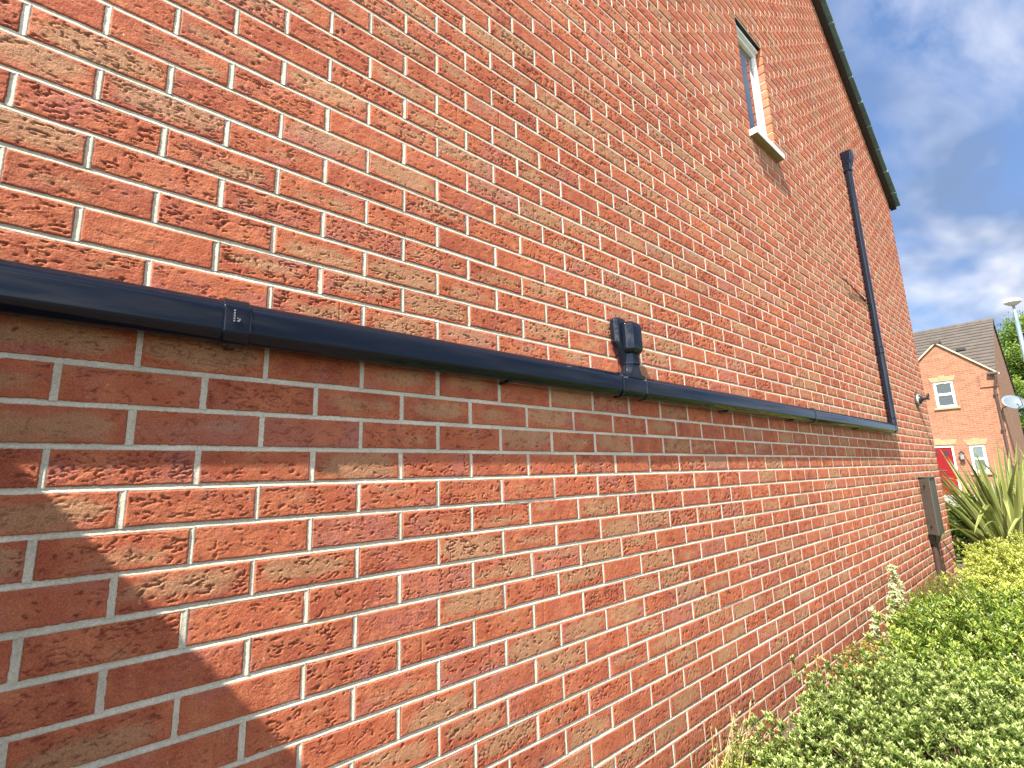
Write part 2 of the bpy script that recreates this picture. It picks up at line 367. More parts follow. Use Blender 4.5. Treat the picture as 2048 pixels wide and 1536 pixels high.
for d0, d1, nu, nv in lods:
    idx = np.where((DIST >= d0) & (DIST < d1))[0]
    if not len(idx): continue
    n = len(idx); b = B[idx]; rev = REV[idx]
    jt = rng.normal(0, 1, (n, 12))
    j = .0011
    xa = b[:, 0] + np.where(rev & (np.abs(b[:, 0] - OX1) < 1e-4), .0005, .005) + np.clip(jt[:, 0], -1.6, 1.6) * j; xb = b[:, 1] - .005 + np.clip(jt[:, 1], -1.6, 1.6) * j
    za = b[:, 2] - .0325 + np.clip(jt[:, 2], -1.5, 1.5) * .0008; zb = b[:, 2] + .0325 + np.clip(jt[:, 3], -1.5, 1.5) * .0008
    # parameter lines, with a tight outer ring for the arris
    def par(k, L):
        e = .0016 / L
        return np.r_[0, 0, e, np.linspace(e, 1 - e, k)[1:-1], 1 - e, 1, 1]
    pu = par(nu, .215); pv = par(nv, .065); NU, NV = len(pu), len(pv)
    U, Vv = np.meshgrid(pu, pv, indexing='ij')
    x = xa[:, None, None] + U[None] * (xb - xa)[:, None, None]
    z = za[:, None, None] + Vv[None] * (zb - za)[:, None, None]
    lx = (x - xa[:, None, None]) * 1000; lz = (z - za[:, None, None]) * 1000      # mm
    ox = (rng.random(n) * 4000)[:, None, None]; oz = (rng.random(n) * 4000)[:, None, None]
    X = lx + ox; Z = lz + oz
    # irregular outline
    eu = np.minimum(lx, (xb - xa)[:, None, None] * 1000 - lx); ev = np.minimum(lz, (zb - za)[:, None, None] * 1000 - lz)
    wig = .9 * perlin(X / 9, Z / 9, 5) + .7 * perlin(X / 28, Z / 28, 6)
    ctrx = (xa + xb)[:, None, None] / 2; ctrz = (za + zb)[:, None, None] / 2
    x = x - np.sign(x - ctrx) * np.exp(-eu / 4) * np.abs(wig) * .0018
    z = z - np.sign(z - ctrz) * np.exp(-ev / 4) * np.abs(wig) * .0019
    # folds: warped ridged noise stretched along the brick
    wx = 5 * perlin(X / 22, Z / 14, 1) + 2 * perlin(X / 8, Z / 6, 11); wz = 3.2 * perlin(X / 20, Z / 13, 2) + 1.2 * perlin(X / 7, Z / 6, 12)
    q = perlin((X + wx * 1.5) / 30, (Z + wz) / 11.0, 3)
    mask = sstep(.06, .30, perlin(X / 34, Z / 19, 4) + .20 * jt[:, 4][:, None, None])
    ridge = 1 - np.abs(q) * 3.9
    w_ = .10 if nu > 50 else (.02 if nu > 30 else -.15)
    c1 = sstep(.42 + w_ * .5, .95, ridge) * mask
    q2 = perlin((X + wx) / 13, (Z + wz) / 7.0, 7); c2 = sstep(.38, .62, q2) * sstep(-.1, .25, perlin(X / 35, Z / 20, 8))
    edge = sstep(1.5, 6, eu) * sstep(1.5, 5, ev)
    cre = np.clip(np.maximum(c1, .9 * c2), 0, 1) * (.25 + .75 * edge)
    cre = cre * np.clip(.92 + .30 * jt[:, 8], .3, 1.2)[:, None, None]
    # a thin vertical drag line on some bricks
    has = (rng.random(n) < .13)[:, None, None]; lpos = (rng.random(n) * 160 + 25)[:, None, None]
    if nu > 30: cre = np.maximum(cre, has * .55 * np.exp(-((lx - lpos - 1.2 * perlin(Z / 30, X * 0, 9)) / .9) ** 2))
    lump = .35 * perlin(X / 30, Z / 20, 21) + .26 * perlin(X / 10, Z / 6, 22) + .16 * perlin(X / 4, Z / 3, 23)
    # the lip that stands up just below each fold
    qlip = 1 - np.abs(perlin((X + wx * 1.5) / 30, (Z + 3.0 + wz) / 11.0, 3)) * 3.9
    lip = sstep(.45, .95, qlip) * mask * (1 - cre)
    h = -(3.0 if nu > 50 else 4.2) * cre * (.55 + .45 * edge) + .7 * lip * edge + lump
    h = h + (.35 * jt[:, 5])[:, None, None] + (jt[:, 6][:, None, None] * .35) * (U[None] - .5) + (jt[:, 7][:, None, None] * .3) * (Vv[None] - .5)
    ar = np.exp(-np.minimum(eu, ev) / .8); h = h - 1.0 * ar
    y = -(h / 1000.0)
    # skirt ring
    sk = np.zeros((NU, NV), bool); sk[0] = sk[-1] = True; sk[:, 0] = sk[:, -1] = True
    dep = np.where(rev, .10, .011)[:, None]
    y[:, sk] = dep
    V = np.stack([x, y, z], -1).reshape(-1, 3)
    ii = np.arange(NU * NV).reshape(NU, NV)
    f0 = np.stack([ii[:-1, :-1], ii[1:, :-1], ii[1:, 1:], ii[:-1, 1:]], -1).reshape(-1, 4)
    F = (f0[None] + (np.arange(n) * NU * NV)[:, None, None]).reshape(-1, 4) + vo
    rr = rng.random((n, 3)); 
    RN.append(np.repeat(rr, NU * NV, 0)); UV.append(np.stack([np.broadcast_to(U, x.shape), np.broadcast_to(Vv, x.shape), np.zeros_like(x)], -1).reshape(-1, 3))
    CRS.append(cre.reshape(-1)); Vs.append(V); Fs.append(F); vo += len(V)
wall = np_mesh('wall', np.concatenate(Vs), np.concatenate(Fs), BRICK, house,
               attrs={'rnd': ('FLOAT_VECTOR', np.concatenate(RN)), 'uvb': ('FLOAT_VECTOR', np.concatenate(UV)), 'crease': ('FLOAT', np.concatenate(CRS))})
del Vs, Fs, RN, UV, CRS
# mortar joints: concave (tooled) strips, beds then perpends
Vs, Fs = [], []; vo = 0
def strip(P, Fm):
    global vo
    Vs.append(P.reshape(-1, 3)); Fs.append(Fm + vo); vo += P.reshape(-1, 3).shape[0]
prof_s = np.array([-.0080, -.0062, -.0045, -.0028, -.001, .0008, .0025, .0062, .0080])
def prof_d(s, deep, base=.0010, end=.0088):   # depth behind the brick face
    return base + deep * (1 - sstep(.0030, end, .0052 - s))        # deep under the upper brick, ironed flush below
for r_ in range(-19, 92):
    z = (r_ + .5) * BH
    if z - .05 > EZ + TAN * (X1 - X0) / 2: break
    ints = [(X0, X1)]
    if OZ0 - .001 < z < OZ1 + .001:
        ints = [(X0, OX0), (OX1, X1)] if OZ0 + .01 < z < OZ1 - .01 else [(X0, X1)]
    for a, b_ in ints:
        if z > EZ:
            a2 = X0 + (z - EZ) / TAN - .1; b2 = X1 - (z - EZ) / TAN + .1
            a, b_ = max(a, a2), min(b_, b2)
            if b_ - a < .05: continue
        xs = [a]
        while xs[-1] < b_:
            dd = math.hypot(1.16, xs[-1] - .04, z); xs.append(xs[-1] + (.005 if dd < 1.8 else .009 if dd < 3 else .02 if dd < 5 else .05))
        xs[-1] = b_; xs = np.array(xs)
        Xg, Sg = np.meshgrid(xs, prof_s, indexing='ij')
        mm = Xg * 1000
        deep = .0020 + .0009 * perlin(mm / 60, mm * 0 + r_ * 3.3, 31)
        y = prof_d(Sg + .0006 * perlin(mm / 40, mm * 0 + r_ * 7.7, 33), deep) + .0003 * perlin(mm / 9, Sg * 1000 / 5 + r_ * 5.1, 32)
        y[:, 0] = y[:, -1] = .006
        P = np.stack([Xg, y, z + Sg], -1)
        ii = np.arange(P.shape[0] * P.shape[1]).reshape(P.shape[:2])
        strip(P, np.stack([ii[:-1, :-1], ii[1:, :-1], ii[1:, 1:], ii[:-1, 1:]], -1).reshape(-1, 4))
zs = np.linspace(-.0345, .0345, 8)
for (a, b_, z, rev, nb) in bricks:
    if abs(a - X0) < .01 or (OZ0 < z < OZ1 and abs(a - OX1) < .001): continue
    Zg, Sg = np.meshgrid(zs, prof_s, indexing='ij'); mm = (z + Zg) * 1000
    y = prof_d(-Sg, .0013 + .0008 * perlin(mm / 25, mm * 0 + a * 91, 34), .0006, .0095) + .0003 * perlin(mm / 9, Sg * 1000 / 5 + a * 53, 35)
    y[:, 0] = y[:, -1] = .006
    P = np.stack([a + Sg, y, z + Zg], -1)
    ii = np.arange(P.shape[0] * P.shape[1]).reshape(P.shape[:2])
    strip(P, np.stack([ii[:-1, :-1], ii[:-1, 1:], ii[1:, 1:], ii[1:, :-1]], -1).reshape(-1, 4))
np_mesh('mortar_joint', np.concatenate(Vs), np.concatenate(Fs), MORTAR, house)
del Vs, Fs
# backing masonry and the rest of the shell
mb = MB()
top = EZ + TAN * (X1 - X0) / 2
def gable(y0, y1, holes=True):
    e = .003; e2 = .014
    if holes:
        # four pieces round the opening
        pieces = [[(X0, GZ), (OX0 - e, GZ), (OX0 - e, rake(OX0)), (X0, EZ)], [(OX1 + e, GZ), (X1, GZ), (X1, EZ), (RX, top), (OX1 + e, rake(OX1))] if OX1 < RX else
                  [(OX1 + e2, GZ), (X1, GZ), (X1, EZ), (OX1 + e2, rake(OX1))],
                  [(OX0 - e, GZ), (OX1 + e2, GZ), (OX1 + e2, OZ0 - e), (OX0 - e, OZ0 - e)],
                  [(OX0 - e, OZ1 + e), (OX1 + e2, OZ1 + e), (OX1 + e2, rake(OX1)), (RX, top), (OX0 - e, rake(OX0))]]
    else: pieces = [[(X0, GZ), (X1, GZ), (X1, EZ), (RX, top), (X0, EZ)]]
    for p in pieces:
        n = len(p)
        mb.add([(x, y0, z) for x, z in p] + [(x, y1, z) for x, z in p], [tuple(range(n)), tuple(range(n, 2 * n))[::-1]] + [(i, (i + 1) % n, n + (i + 1) % n, n + i) for i in range(n)])
gable(.010, .25)
mb.build('backing', MORTAR, house)
NBS = make_far_brick('near_brick_side', 1, (.45, .10, .05), (.38, .085, .04), (.5, .47, .4))
MB().box(X0 + .004, X0 + .25, .254, 9.0, GZ, EZ).build('side_wall', NBS, house); MB().box(X1 - .25, X1 - .004, .254, 9.0, GZ, EZ).build('side_wall', NBS, house)
MB().box(OX1 + .0065, OX1 + .012, .004, .06, OZ0 + .002, OZ1 - .001).build('reveal_mortar', MORTAR, house)
# roof slopes in stepped tile courses, black barge board, verge tiles
mb = MB(); gauge = .33; L = (X1 - X0) / 2 + .12; cs = math.cos(math.atan(TAN)); ncs = int(L / cs / gauge) + 1
for side in (1, -1):
    for k in range(ncs):
        d0_, d1_ = k * gauge * cs, min((k + 1) * gauge * cs + .05, L)
        pts = []
        for dd, lift in ((d0_, .0), (d1_, .026)):
            xx = RX + side * dd; zz_ = top - TAN * dd + .015
            pts.append((xx, zz_ + lift))
        (xa_, za_), (xb_, zb_) = pts; th = .030
        w = rng.uniform(-.004, .004)
        for (y0, y1) in ((-.105 + w, 9.1),):
            mb.add([(xa_, y0, za_), (xb_, y0, zb_), (xb_, y0, zb_ + th), (xa_, y0, za_ + th), (xa_, y1, za_), (xb_, y1, zb_), (xb_, y1, zb_ + th), (xa_, y1, za_ + th)],
                   [(0, 1, 2, 3), (7, 6, 5, 4), (0, 4, 5, 1), (1, 5, 6, 2), (2, 6, 7, 3), (3, 7, 4, 0)])
roof = mb.build('roof', TILE, house)
mb = MB()
for side in (1, -1):
    xe = RX + side * (L - .02); ze = top - TAN * (L - .02)
    for (y0, y1, t0, t1) in ((-.060, .004, -.015, .02),):
        mb.add([(RX, y0, top + t0), (xe, y0, ze + t0), (xe, y0, ze + t1), (RX, y0, top + t1), (RX, y1, top + t0), (xe, y1, ze + t0), (xe, y1, ze + t1), (RX, y1, top + t1)],
               [(0, 1, 2, 3), (7, 6, 5, 4), (0, 4, 5, 1), (1, 5, 6, 2), (2, 6, 7, 3), (3, 7, 4, 0)])
mb.build('barge_board', DARKPL, roof)
# window in the opening
win = MB(); fd0, fd1 = .050, .12; fw = .034
win.box(OX0, OX0 + fw, fd0, fd1, OZ0, OZ1); win.box(OX1 - fw, OX1, fd0, fd1, OZ0, OZ1)
win.box(OX0 + fw, OX1 - fw, fd0, fd1, OZ0, OZ0 + fw); win.box(OX0 + fw, OX1 - fw, fd0, fd1, OZ1 - fw - .03, OZ1)
wo = win.build('window', UPVC, house, bevel=.004)
sa = MB(); a0, a1, c0, c1 = OX0 + fw - .012, OX1 - fw + .012, OZ0 + fw - .012, OZ1 - fw - .018; sw = .034
sa.box(a0, a0 + sw, fd0 - .012, fd0 + .04, c0, c1); sa.box(a1 - sw, a1, fd0 - .012, fd0 + .04, c0, c1)
sa.box(a0 + sw, a1 - sw, fd0 - .012, fd0 + .04, c0, c0 + sw); sa.box(a0 + sw, a1 - sw, fd0 - .012, fd0 + .04, c1 - sw, c1)
sa.build('frame', UPVC, wo, bevel=.004)
MB().box(a0 + sw - .004, a1 - sw + .004, fd0 + .012, fd0 + .03, c0 + sw - .004, c1 - sw + .004).build('pane', GLASS, wo)
MB().box(OX0 + .03, OX1 - .03, .018, fd0 - .001, OZ1 - .058, OZ1 - .036).build('drip_hood', UPVC, wo, bevel=.003)
sl_ = MB().box(OX0 - .024, OX1 + .002, -.046, .12, OZ0 - .045, OZ0 - .007).build('sill', BUFFBOARD, wo, bevel=.002)
nz = MB(); nz.box(OX0 - .030, OX1 + .004, -.052, .12, OZ0 - .006, OZ0 - .001); nz.box(OX0 - .030, OX1 + .004, -.052, -.047, OZ0 - .043, OZ0 - .007); nz.box(OX0 - .030, OX0 - .025, -.0465, .0, OZ0 - .043, OZ0 - .007)
nz.build('nosing', UPVC, sl_)
MB().box(OX0 + .003, OX1 - .003, .15, .2, OZ0, OZ1).build('dark_panel', simple('dark_interior', (.03, .03, .035), rough=.9), wo)  # dark panel standing for the unlit room behind the pane
MB().box(OX0 - .02, OX1 + .02, .004, .23, OZ1 + .001, OZ1 + .008).build('lintel', simple('dark_steel', (.02, .018, .016), rough=.5), house)

# ------------------------------------------------------------------ black waste / vent pipe on the wall
PX1 = 5.80
pipe = thing('drainpipe', 'glossy black plastic pipe running along the brick wall and turning upward', 'pipe', (PX1, -.03, .29))
def sect(grow=0.0, zc=.294, hz=.045, dz=.029, yc=.033):
    a, b_ = dz + grow, hz + grow; ca, cb_ = .016, .021
    return [(-yc + a, zc - b_ + cb_), (-yc + a - ca, zc - b_), (-yc - a + ca, zc - b_), (-yc - a, zc - b_ + cb_),
            (-yc - a, zc + b_ - cb_), (-yc - a + ca, zc + b_), (-yc + a - ca, zc + b_), (-yc + a, zc + b_ - cb_)]
def runx(xa_, xb_, grow, name, parent=pipe, slope=.0):
    return MB().loft([[(xx, y, z + slope * xx) for y, z in sect(grow)] for xx in (xa_, xb_)]).build(name, PIPE, parent, bevel=.005)
SL = .002
for a, b_ in ((-.66, .24), (.284, 1.575), (1.735, 3.64), (3.66, PX1 - .03)): runx(a, b_, 0, 'pipe_run', slope=SL)
runx(.236, .288, .0035, 'coupling', slope=SL)
runx(3.632, 3.668, .0035, 'coupling', slope=SL)
# moulded size mark on the coupling: tiny raised dots and bars
mk = MB()
for i in range(5): mk.box(.255, .2575, -.0672, -.0640, .312 - i * .0055, .3155 - i * .0055)
mk.box(.262, .266, -.0672, -.064, .291, .294); mk.box(.265, .2675, -.0672, -.064, .294, .2975); mk.box(.2615, .2635, -.0672, -.064, .2965, .299)
mk.build('moulded_mark', simple('worn_grey', (.2, .2, .22), rough=.6), pipe)
# tee with flared shoulders and vertical spigot
tee = MB()
tee.loft([[(xx, y, z + SL * xx) for y, z in sect(g)] for xx, g in ((1.572, .004), (1.582, .004), (1.583, .001), (1.727, .001), (1.728, .004), (1.738, .004))])
tee.build('tee_fitting', PIPE, pipe, bevel=.004)
def octo(xc, yc, wx_, wy_, z, ch=.3):
    a, b_ = wx_ / 2, wy_ / 2; ca = min(a, b_) * 2 * ch
    return [(xc - a, yc - b_ + ca, z), (xc - a + ca, yc - b_, z), (xc + a - ca, yc - b_, z), (xc + a, yc - b_ + ca, z),
            (xc + a, yc + b_ - ca, z), (xc + a - ca, yc + b_, z), (xc - a + ca, yc + b_, z), (xc - a, yc + b_ - ca, z)]
nx = 1.668
nk = MB(); nk.loft([octo(nx, -.033, w, .060, z) for z, w in ((.326, .150), (.335, .128), (.345, .106), (.357, .090), (.372, .080), (.385, .078))])
nk.build('branch_shoulder', PIPE, pipe, bevel=.003)
nk = MB(); nk.loft([octo(nx, -.033, w, w * .80, z) for z, w in ((.384, .084), (.392, .084), (.3925, .078), (.440, .078))]); nk.build('spigot', PIPE, pipe, bevel=.003)
hd = MB(); hd.loft([octo(nx - .004, -.046, w, d, z) for z, w, d in ((.428, .080, .060), (.440, .098, .072), (.446, .100, .076), (.530, .100, .076), (.546, .092, .070), (.556, .066, .052), (.559, .034, .03))])
hd.build('front_hood', PIPE, pipe, bevel=.004)
hd = MB(); hd.loft([octo(xc_, -.026, w, d, z) for z, xc_, w, d in ((.350, 1.655, .030, .036), (.39, 1.645, .040, .040), (.445, 1.628, .064, .042), (.470, 1.618, .078, .044), (.548, 1.616, .080, .044), (.566, 1.617, .066, .038), (.575, 1.618, .030, .02))])
hd.build('rear_hood', PIPE, pipe, bevel=.004)
for sx_ in (1.592, 1.716):
    MB().tube([(sx_, -.060, .322), (sx_, -.0685, .322)], .0035, 8).build('screw', simple('screw_steel', (.5, .5, .5), rough=.3, metal=1), pipe)
# clips that hold the run to the wall
for kx in (.262, 1.02, 2.45, 3.30, 4.62): MB().box(kx - .009, kx + .009, -.048, .003, .2435 + SL * kx, .2485 + SL * kx).build('clip', PIPE, pipe, bevel=.001)
# elbow, riser and hopper
VX = PX1 + .004
def runz(z0, z1, grow, name):
    return MB().loft([octo(VX, -.034, .066 + 2 * grow, .060 + 2 * grow, z) for z in (z0, z1)]).build(name, PIPE, pipe, bevel=.005)
el = MB(); sc = sect(.003)
el.loft([[(xx, y, z + SL * xx) for y, z in sc] for xx in (PX1 - .055, PX1 + .036)]); el.build('elbow', PIPE, pipe, bevel=.008)
runz(.335, .40, .004, 'riser_socket'); runz(.40, 1.03, .002, 'riser'); runz(1.03, 1.09, .0055, 'coupling'); runz(1.09, 3.0, 0, 'riser')
hp = MB(); hp.loft([octo(VX + s_, -.034 - s2, w, d, z, .10) for z, w, d, s_, s2 in ((2.98, .076, .07, 0, 0), (3.03, .076, .07, 0, 0), (3.06, .09, .08, 0, .004), (3.13, .125, .095, 0, .012), (3.19, .128, .098, 0, .013))])
hp.build('hopper', PIPE, pipe, bevel=.004)
# small cable coming out of the wall beside the riser
cb = MB(); cb.tube([(5.08, .002, 1.64), (5.08, -.014, 1.625), (5.09, -.022, 1.60), (5.13, -.02, 1.585), (5.2, -.018, 1.595), (5.3, -.016, 1.585), (5.42, -.012, 1.582), (5.58, -.008, 1.575), (5.74, -.006, 1.56)], .0065, 6)
tag(cb.build('cable', BROWN, None, smooth=True), 'short brown cable looping out of the brickwork beside the black riser', 'cable')

# ------------------------------------------------------------------ boiler flue
fl = thing('boiler_flue', 'small dark boiler flue with flared tip sticking out near the far corner', 'flue', (7.29, 0, .70))
def ringy(c, r_, y, n=20, tilt=0): return [(c[0] + r_ * math.cos(2 * math.pi * k / n), y, c[1] + r_ * math.sin(2 * math.pi * k / n)) for k in range(n)]
fc = (7.29, .70)
MB().loft([ringy(fc, .090, .004), ringy(fc, .090, -.006), ringy(fc, .078, -.014), ringy(fc, .060, -.016)]).build('wall_plate', BROWN, fl, smooth=False)
MB().loft([ringy(fc, .058, -.012), ringy(fc, .060, -.022), ringy(fc, .056, -.030)]).build('collar', simple('grey_collar', (.30, .29, .28), rough=.5), fl)
MB().loft([ringy(fc, .054, -.028), ringy(fc, .050, -.042), ringy((7.29, .71), .034, -.058), ringy((7.285, .715), .030, -.066)]).build('cone', DARKPL, fl)
MB().loft([ringy((7.285, .715), .028, -.06), ringy((7.285, .718), .028, -.10), ringy((7.285, .724), .040, -.122), ringy((7.285, .724), .036, -.122), ringy((7.285, .718), .023, -.10)]).build('outlet', BROWN, fl)

# ------------------------------------------------------------------ meter box with riser duct
bx = thing('meter_box', 'weathered grey meter box on the brick wall with brown duct below', 'meter box', (6.72, 0, GZ))
pl = [(6.665, .004), (6.53, -.105), (6.83, -.105), (6.93, -.05), (6.93, .004)]
MB().loft([[(x, y, z) for x, y in pl] for z in (-.735, -.165)]).build('body', GREYBOX, bx, bevel=.008)
MB().loft([[(x, y, z) for x, y in [(6.655, .004), (6.522, -.112), (6.835, -.112), (6.94, -.054), (6.94, .004)]] for z in (-.172, -.158)]).build('lid', GREYBOX, bx, bevel=.004)
for z_ in (-.25, -.65):
    k = MB(); k.tube([(6.60, -.044, z_), (6.592, -.054, z_)], .011, 8); k.build('lock', DARKPL, bx)
MB().loft([[(6.62, 0.002, -.736), (6.60, -.07, -.736), (6.72, -.098, -.736), (6.84, -.08, -.736), (6.84, .002, -.736)],
           [(6.66, 0.002, -.83), (6.65, -.05, -.83), (6.71, -.062, -.83), (6.77, -.05, -.83), (6.77, .002, -.83)]]).build('funnel', DARKPL, bx)
MB().loft([octo(6.715, -.028, .075, .052, z) for z in (GZ - .05, -.829)]).build('duct', BROWN, bx, bevel=.005)

# ------------------------------------------------------------------ timber side fence (casts the shade at lower left)
fe = thing('timber_fence', 'tall brown closeboard side fence butting against the house corner', 'fence', (-.68, -.4, GZ))
FX = -.70; FT = .78
mb = MB()
yy = -.03
while yy > -1.0:
    mb.box(FX, FX + .018, yy - .122, yy, GZ, FT); yy -= .118; mb.box(FX - .012, FX - .001, yy - .05, yy + .05, GZ, FT - .001)
mb.build('boards', WOOD, fe); MB().box(FX - .035, FX + .030, -1.02, -.004, FT + .001, FT + .030).build('capping_rail', WOOD, fe)  # rail added on top to straighten the edge of the cast shadow
for y_ in (-.06, -.98): MB().box(FX - .11, FX - .013, y_ - .045, y_ + .045, GZ, FT - .02).build('post', WOOD, fe)
for z_ in (-.9, 0.2): MB().box(FX - .05, FX - .0135, -.93, -.11, z_ - .04, z_ + .04).build('rail', WOOD, fe)

# ------------------------------------------------------------------ ground
def sheet(name, x0, x1, y0, y1, z, m, n=1):
    return tag(MB().add([(x0, y0, z), (x1, y0, z), (x1, y1, z), (x0, y1, z)], [(0, 1, 2, 3)]).build(name, m), kind='structure')
sheet('ground', -300, 900, -600, 600, GZ - .03, GRASS)
xs = np.linspace(-.7, 9.6, 160); ys = np.linspace(-1.75, .05, 36); Xg, Yg = np.meshgrid(xs, ys, indexing='ij')
Zg = GZ + .02 * perlin(Xg * 7, Yg * 7, 3) + .010 * perlin(Xg * 29, Yg * 29, 4)
ii = np.arange(Xg.size).reshape(Xg.shape)
tag(np_mesh('flower_bed', np.stack([Xg, Yg, Zg], -1).reshape(-1, 3), np.stack([ii[:-1, :-1], ii[1:, :-1], ii[1:, 1:], ii[:-1, 1:]], -1).reshape(-1, 4), SOIL), kind='structure')
sheet('driveway', -14, 3.0, -12, -1.7, GZ - .012, ASPH)
sheet('pavement', 19.5, 21.6, -60, 60, GZ - .01, PAVE)
sheet('road', 13, 19.3, -60, 60, GZ - .02, ASPH)
tag(MB().box(19.3, 19.5, -60, 60, GZ - .2, GZ).build('kerb', PAVE), kind='structure')
sheet('forecourt', 21.6, 27.2, -9, 14, GZ - .004, PAVE)

# ------------------------------------------------------------------ far house
HX = 27.2; HY0, HY1 = .60, 9.0; HE = 3.50; HR = 31.35; HB = 35.5; HT = 6.42
fh = thing('brick_house', 'orange brick house across the road with red door and steep front gable', 'house', (31, 4, GZ))
GY, GT = 2.20, 5.02; GW = 1.62        # front gable centre, apex, half width
mb = MB(); wins = {'w1': (1.90, 2.54, 2.30, 3.39), 'w2': (1.33, 1.80, -.40, .69), 'door': (2.28, 3.18, GZ, .72)}
def face_with_holes(mb, holes, y0, y1, z0, z1, x):
    yb = sorted({y0, y1, *[v for h_ in holes for v in h_[:2]]}); zb_ = sorted({z0, z1, *[v for h_ in holes for v in h_[2:]]})
    for a, b_ in zip(yb, yb[1:]):
        for c, d in zip(zb_, zb_[1:]):
            m_, n_ = (a + b_) / 2, (c + d) / 2
            if any(h_[0] < m_ < h_[1] and h_[2] < n_ < h_[3] for h_ in holes): continue
            mb.add([(x, a, c), (x, a, d), (x, b_, d), (x, b_, c)], [(0, 1, 2, 3)])
    for a, b_, c, d in holes:
        for q in ([(a, c), (a, d)], [(a, d), (b_, d)], [(b_, d), (b_, c)], [(b_, c), (a, c)]):
            (p, q1), (r1, s1) = q
            mb.add([(x, p, q1), (x, r1, s1), (x + .1, r1, s1), (x + .1, p, q1)], [(0, 1, 2, 3)])
face_with_holes(mb, list(wins.values()), HY0, HY1, GZ, HE, HX)
mb.add([(HX, GY - GW, HE), (HX, GY + GW, HE), (HX, GY, GT)], [(0, 1, 2)])
mb.build('front_wall', FBX, fh)
mb = MB(); mb.add([(HX, HY0, GZ), (HB, HY0, GZ), (HB, HY0, HE), (HR, HY0, HT), (HX, HY0, HE)], [(0, 1, 2, 3, 4)])
mb.add([(HX, HY1, GZ), (HB, HY1, GZ), (HB, HY1, HE), (HR, HY1, HT), (HX, HY1, HE)], [(0, 1, 2, 3, 4)])
mb.add([(HB, HY0, GZ), (HB, HY1, GZ), (HB, HY1, HE), (HB, HY0, HE)], [(0, 1, 2, 3)])
mb.build('side_wall', FBY, fh)
mb = MB(); pt = (HT - HE) / (HR - HX); nc = 17
for sgn, xe in ((-1, HX - .18), (1, HB + .18)):
    Lh = abs(HR - xe)
    for k in range(nc):
        a, b_ = k / nc * Lh, (k + 1) / nc * Lh + .03
        za_, zb_ = HT + .03 - pt * a, HT + .03 - pt * b_ + .06
        y0, y1 = HY0 - .06, HY1 + .06
        if sgn < 0 and HR - b_ < HX + .02:
            y0 = GY + GW + .1
        xa_, xb_ = HR + sgn * a, HR + sgn * b_
        mb.add([(xa_, y0, za_), (xb_, y0, zb_), (xb_, y0, zb_ + .035), (xa_, y0, za_ + .035), (xa_, y1, za_), (xb_, y1, zb_), (xb_, y1, zb_ + .035), (xa_, y1, za_ + .035)],
               [(0, 1, 2, 3), (7, 6, 5, 4), (0, 4, 5, 1), (1, 5, 6, 2), (2, 6, 7, 3), (3, 7, 4, 0)])
fr_ = mb.build('roof', TILE2, fh)
mb = MB()
for k in range(19): 
    y_ = HY0 - .08 + k * .45
    mb.loft([[(HR + .13 * math.cos(t), yq, HT + .02 + .13 * math.sin(t) * 1.0) for t in np.linspace(-.3, math.pi + .3, 7)] for yq in (y_, y_ + .44)])
mb.build('ridge_tile', TILE2, fr_)
for z_, y_ in ((4.82, 1.62), (4.42, 1.65)):
    xx = HR - (HT - z_) / pt
    MB().box(xx - .14, xx + .12, y_ - .16, y_ + .16, z_ + .06, z_ + .15).build('roof_vent', DARKPL, fr_)
# front gable roof with cream verge
mb = MB(); gs = (GT - HE) / GW
for s_ in (-1, 1):
    for k in range(8):
        a, b_ = k / 8 * (GW + .1), (k + 1) / 8 * (GW + .1)
        za_, zb_ = GT + .05 - gs * a, GT + .05 - gs * b_
        xr_a = HR - (HT - za_) / pt + .3; xr_b = HR - (HT - zb_) / pt + .3
        mb.add([(HX - .05, GY + s_ * a, za_), (HX - .05, GY + s_ * b_, zb_), (xr_b, GY + s_ * b_, zb_), (xr_a, GY + s_ * a, za_),
                (HX - .05, GY + s_ * a, za_ + .05), (HX - .05, GY + s_ * b_, zb_ + .05), (xr_b, GY + s_ * b_, zb_ + .05), (xr_a, GY + s_ * a, za_ + .05)],
               [(0, 1, 2, 3), (4, 7, 6, 5), (0, 4, 5, 1), (1, 5, 6, 2), (2, 6, 7, 3), (3, 7, 4, 0)])
mb.build('gable_roof', TILE2, fh)
mb = MB()
for s_ in (-1, 1):
    e = GW + .12
    P2 = [(GY, GT + .0), (GY + s_ * e, GT - gs * e + .0), (GY + s_ * e, GT - gs * e + .065), (GY, GT + .07)]
    mb.add([(HX - .09, y, z) for y, z in P2] + [(HX - .052, y, z) for y, z in P2], [(0, 1, 2, 3), (7, 6, 5, 4), (0, 4, 5, 1), (1, 5, 6, 2), (2, 6, 7, 3), (3, 7, 4, 0)])
mb.build('verge', simple('aged_cream', (.36, .31, .21), rough=.8, noise=.1), fh)
MB().box(HX - .12, HX + .5, GY - .15, GY + .15, GT + .0, GT + .17).build('ridge_cap', TILE2, fh, bevel=.02)
mb = MB(); mb.box(HX - .05, HX + .04, HY0 - .01, HY0 + .5, HE - .55, HE - .02); mb.build('corbel', FBX, fh)
